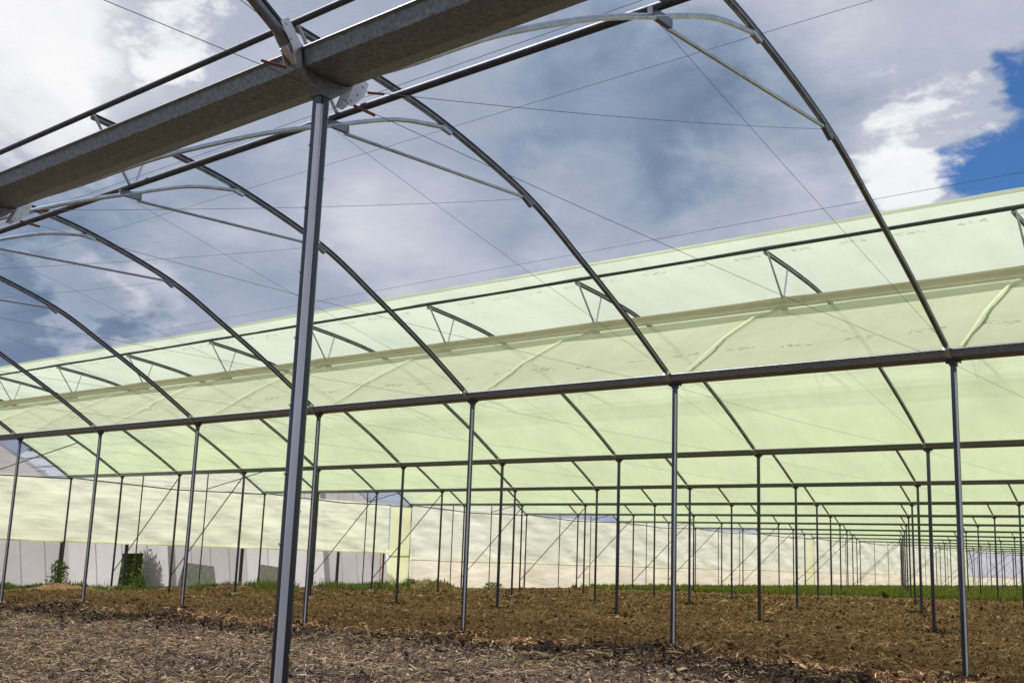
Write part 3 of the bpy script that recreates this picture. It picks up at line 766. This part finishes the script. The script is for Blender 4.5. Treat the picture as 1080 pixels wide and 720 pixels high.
for k in range(2, LAST+1):
    gl = float(gz(np.array([XE]), np.array([W*(k-.5)]))[0])-.2
    lab = {2: 'cream film end wall panel at the left edge, open gable above it', 3: 'cream end wall panel with the green gap and weeds beneath it',
           4: 'cream end wall panel with rolled-up bottom ending in a yellow film strip'}.get(k)
    if lab is None:
        lab = (f'bluish film end wall panel at the far right, {ORD[k-13]} one past the yellow strip' if k >= 14 else
               f'full-height cream end wall panel, {ORD[k-4]} one right of the first yellow strip')
    root = thing('end_wall', lab, 'wall', (XE, W*(k-1), 0), 'film panels of the end wall')
    rolled = k <= 4
    mat = M_WALL if rolled else (M_BLUE if k >= 14 else M_WALLG)
    y1 = W if k not in (4, 9, 13) else W*.84
    z0 = 1.28 if rolled else .93
    link('wall_film', wrinkled(.05, y1, z0, H-.02, mat, 'wall_film', .085, k, 70, 30), root, (-.06, 0, 0))
    if rolled:
        link('roll_bar', auto_smooth(mesh_of('roll_bar', *sweep([(-.06, .05, 1.27), (-.06, W-.05, 1.27)], circ(.032, 8)), M_HEM)), root)
    else:
        link('wall_skirt', wrinkled(.05, y1, gl, .95, M_SKIRT, 'wall_skirt', .05, k+20, 40, 8), root, (-.10, 0, 0))
        rl = mesh_of('red_line', *sweep([(-.02, .1, .95), (-.02, W*.5, .90), (-.02, W-.1, .95)], circ(.016, 5)), M_RED); link('red_line', rl, root)
    if k in (4, 9, 13):
        link('yellow_strip', wrinkled(W*.84, W-.02, gl, H-.03, M_YELLOW, 'yellow_strip', .05, k, 14, 18), root, (.03, 0, 0))
    link('top_rail', auto_smooth(mesh_of('top_rail', *sweep([(0, 0, H+.02), (0, W*.5, H-.14), (0, W, H-.02)], circ(.026, 8)), M_TUBE)), root)
    for fy in (1/3, 2/3):
        zt = float(roof_z(np.array([fy*W]))[0]); nm = auto_smooth(mesh_of('gable_post', *sweep([(0, 0, gl-.2), (0, 0, zt)], circ(.028, 8)), M_TUBE))
        link('gable_post', nm, root, (.03, fy*W, 0))
    st = [(0.05, W*.667, H), (4.0, W*.80, H+1.15)]
    link('gable_strut', auto_smooth(mesh_of('gable_strut', *sweep(st, circ(.02, 7)), M_TUBE)), root)
    if k % 2 == 1 or k > 9:
        link('gable_film', wrinkled(.1, W-.1, H+.0, lambda q: roof_z(q)-.02, M_WALLG, 'gable_film', .02, k+40, 40, 8), root, (-.05, 0, 0))
    if k == 14:
        bow = catmull([(0.15, H), (.55, H-.35), (1.15, H-1.5), (1.5, gl)], 6)
        link('side_bow', auto_smooth(mesh_of('side_bow', *sweep(bow, circ(.05, 8)), M_TUBE)), root, (.1, 0, 0))

# ------------------------------------------------------------------ what shows beyond the end wall: the neighbour's white sheet houses
PER = 9.85
V0 = 22.0
for n_, yv in enumerate((V0-PER, V0, V0+PER)):
    lab = {0: 'white gabled sheet house beyond the end wall at the left edge', 1: 'white gabled sheet house seen beneath the panel with the green gap',
           2: 'white gabled sheet house with grey roof seen over the third end wall panel'}.get(n_)
    root = thing('neighbour_house', lab, 'greenhouse', (-44.0, yv, -1.2), 'white sheet houses next door')
    E, Rz = 4.7, 7.4         # eaves and ridge above the thing's base
    th = .06
    def slab(pts, mat, nm):
        V = [(0, y, z) for y, z in pts]      # stretched polythene sheet
        F = [tuple(range(len(pts)))]
        return link(nm, mesh_of(nm, V, F, mat, False), root)
    if n_ == 1:              # a hole in the sheet lets the bushes behind show
        slab([(0, 0), (3.02, 0), (3.15, 1.75), (3.15, E*.9), (0, E*.9)], M_WHITE, 'wall_sheet')
        slab([(4.25, 1.0), (4.05, 0), (PER, 0), (PER, E*.9), (4.25, E*.9)], M_WHITE, 'wall_sheet')
        slab([(3.155, 2.0), (4.245, 2.05), (4.245, E*.9), (3.155, E*.9)], M_WHITE, 'wall_sheet')
    else:
        slab([(0, 0), (PER, 0), (PER, E*.9), (0, E*.9)], M_WHITE, 'wall_sheet')
    slab([(0, E*.9+.01), (PER, E*.9+.01), (PER, E), (PER/2, Rz), (0, E)], M_WHITE, 'gable_sheet')
    for s in (0, 1):
        ya, yb = (0, PER/2) if s == 0 else (PER/2, PER)
        za, zb = (E+.08, Rz+.08) if s == 0 else (Rz+.08, E+.08)
        V = [(.25, ya, za), (.25, yb, zb), (-14, yb, zb), (-14, ya, za)]; V += [(a_, b_, c_+.05) for a_, b_, c_ in V]
        F = [(0, 1, 2, 3), (7, 6, 5, 4), (0, 4, 5, 1), (1, 5, 6, 2), (2, 6, 7, 3), (3, 7, 4, 0)]
        rf = link('roof', mesh_of('roof', V, F, M_NROOF, False), root)
        for q in (1/4, 1/2, 3/4):
            link('purlin', auto_smooth(mesh_of('purlin', *sweep([(.3, ya+(yb-ya)*q, za+(zb-za)*q+.09), (-14, ya+(yb-ya)*q, za+(zb-za)*q+.09)], circ(.022, 6)), M_DARKROOF)), rf)
    link('ridge_cap', mesh_of('ridge_cap', *sweep([(.3, PER/2, Rz+.16), (-14, PER/2, Rz+.16)], rrect(.4, .06, .01, 1)), M_DARKROOF, False), root)
    for py in (.05, PER/3, 2*PER/3):
        link('corner_post', mesh_of('corner_post', *sweep([(.10, py, 0), (.10, py, 2.6)], rrect(.14, .14, .02, 1)), M_TUBE, False), root)
    # grey repair patches on the lower sheet
    for (pa, pb, hh) in ((1.0, 3.0, 1.5),) if n_ in (0, 2) else ((6.2, 8.6, 1.5),):
        V = [(.035, pa, .2), (.035, pb, .2), (.035, pb-.3, hh), (.035, pa+.35, hh+.15), (.01, pa, .2), (.01, pb, .2), (.01, pb-.3, hh), (.01, pa+.35, hh+.15)]
        link('grey_patch', mesh_of('grey_patch', V, [(0, 1, 2, 3), (7, 6, 5, 4), (0, 4, 5, 1), (1, 5, 6, 2), (2, 6, 7, 3), (3, 7, 4, 0)], plain('grey_patch', (.60, .61, .57), .6), False), root)

fence = thing('sheet_fence', 'low white sheet fence beyond the yellow film strip of the end wall', 'fence', (-43.9, V0+2*PER, -1.2))
fv = wrinkled(.05, 5.0, 0, 2.7, M_WHITE, 'fence_sheet', .04, 3, 20, 10); link('fence_sheet', fv, fence)
for py in (.1, 2.5, 4.9): link('fence_post', mesh_of('fence_post', *sweep([(.1, py, -.1), (.1, py, 2.75)], rrect(.10, .10, .02, 1)), M_TUBE, False), fence)

# ------------------------------------------------------------------ weeds and bushes
M_LEAFB = varied('bright_leaves', [(0, (.13, .22, .04)), (1, (.30, .40, .09))], .6, .6)
def leafy(name, label, loc, h, r, n, size, group='weeds and bushes by the end wall', lm=None):
    root = thing(name, label, 'plant', loc, group)
    st = MB()
    for s in range(5):
        a = s*1.3+random.random(); e_ = Vector((math.cos(a)*r*.5, math.sin(a)*r*.5, h*.8)); st.sweep([Vector((0, 0, -.1)), e_*.5+Vector((0, 0, h*.05)), e_], circ(.012, 5))
    link('stem', st.mesh('stem', M_LEAF), root)
    th_ = RNG.uniform(0, 6.28, n); rr = r*np.sqrt(RNG.random(n))*(.5+.5*RNG.random(n)); zz = h*(.05+.95*RNG.random(n)); rr *= (1.1-.6*zz/h)
    c = np.stack([rr*np.cos(th_), rr*np.sin(th_), zz], -1)
    d = RNG.normal(0, 1, (n, 3)); d /= np.linalg.norm(d, axis=1)[:, None]; e2 = np.cross(d, RNG.normal(0, 1, (n, 3))); e2 /= np.linalg.norm(e2, axis=1)[:, None]
    L = (size*RNG.uniform(.5, 1.2, n))[:, None]
    V = np.stack([c-d*L, c+e2*L*.35, c+d*L, c-e2*L*.35], 1); F = np.arange(n*4).reshape(n, 4)
    link('leaves', np_mesh('leaves', V.reshape(-1, 3), F, lm or M_LEAF), root)
    return root
def on_ground(x, y): return (x, y, float(ground_z(np.array([x]), np.array([y]))[0]))
leafy('bush', 'leafy green bush filling the gap in the white sheet', (-45.2, V0+4.4, -1.2), 3.0, 1.5, 4200, .12, lm=M_LEAFB)
leafy('weed', 'tall dark weed left of the corner post of the end wall', on_ground(-38.6, 19.2), 1.15, .6, 420, .09)
leafy('weed', 'low spreading weed at the foot of the panel with the green gap', on_ground(-38.8, 23.0), .55, .6, 220, .09)
leafy('weed', 'low dark weed below the yellow film strip', on_ground(-38.9, 39.3), .5, .9, 320, .09)
leafy('weed', 'green weed below the full-height cream wall panel', on_ground(-38.9, 46.0), .35, 1.0, 260, .08)
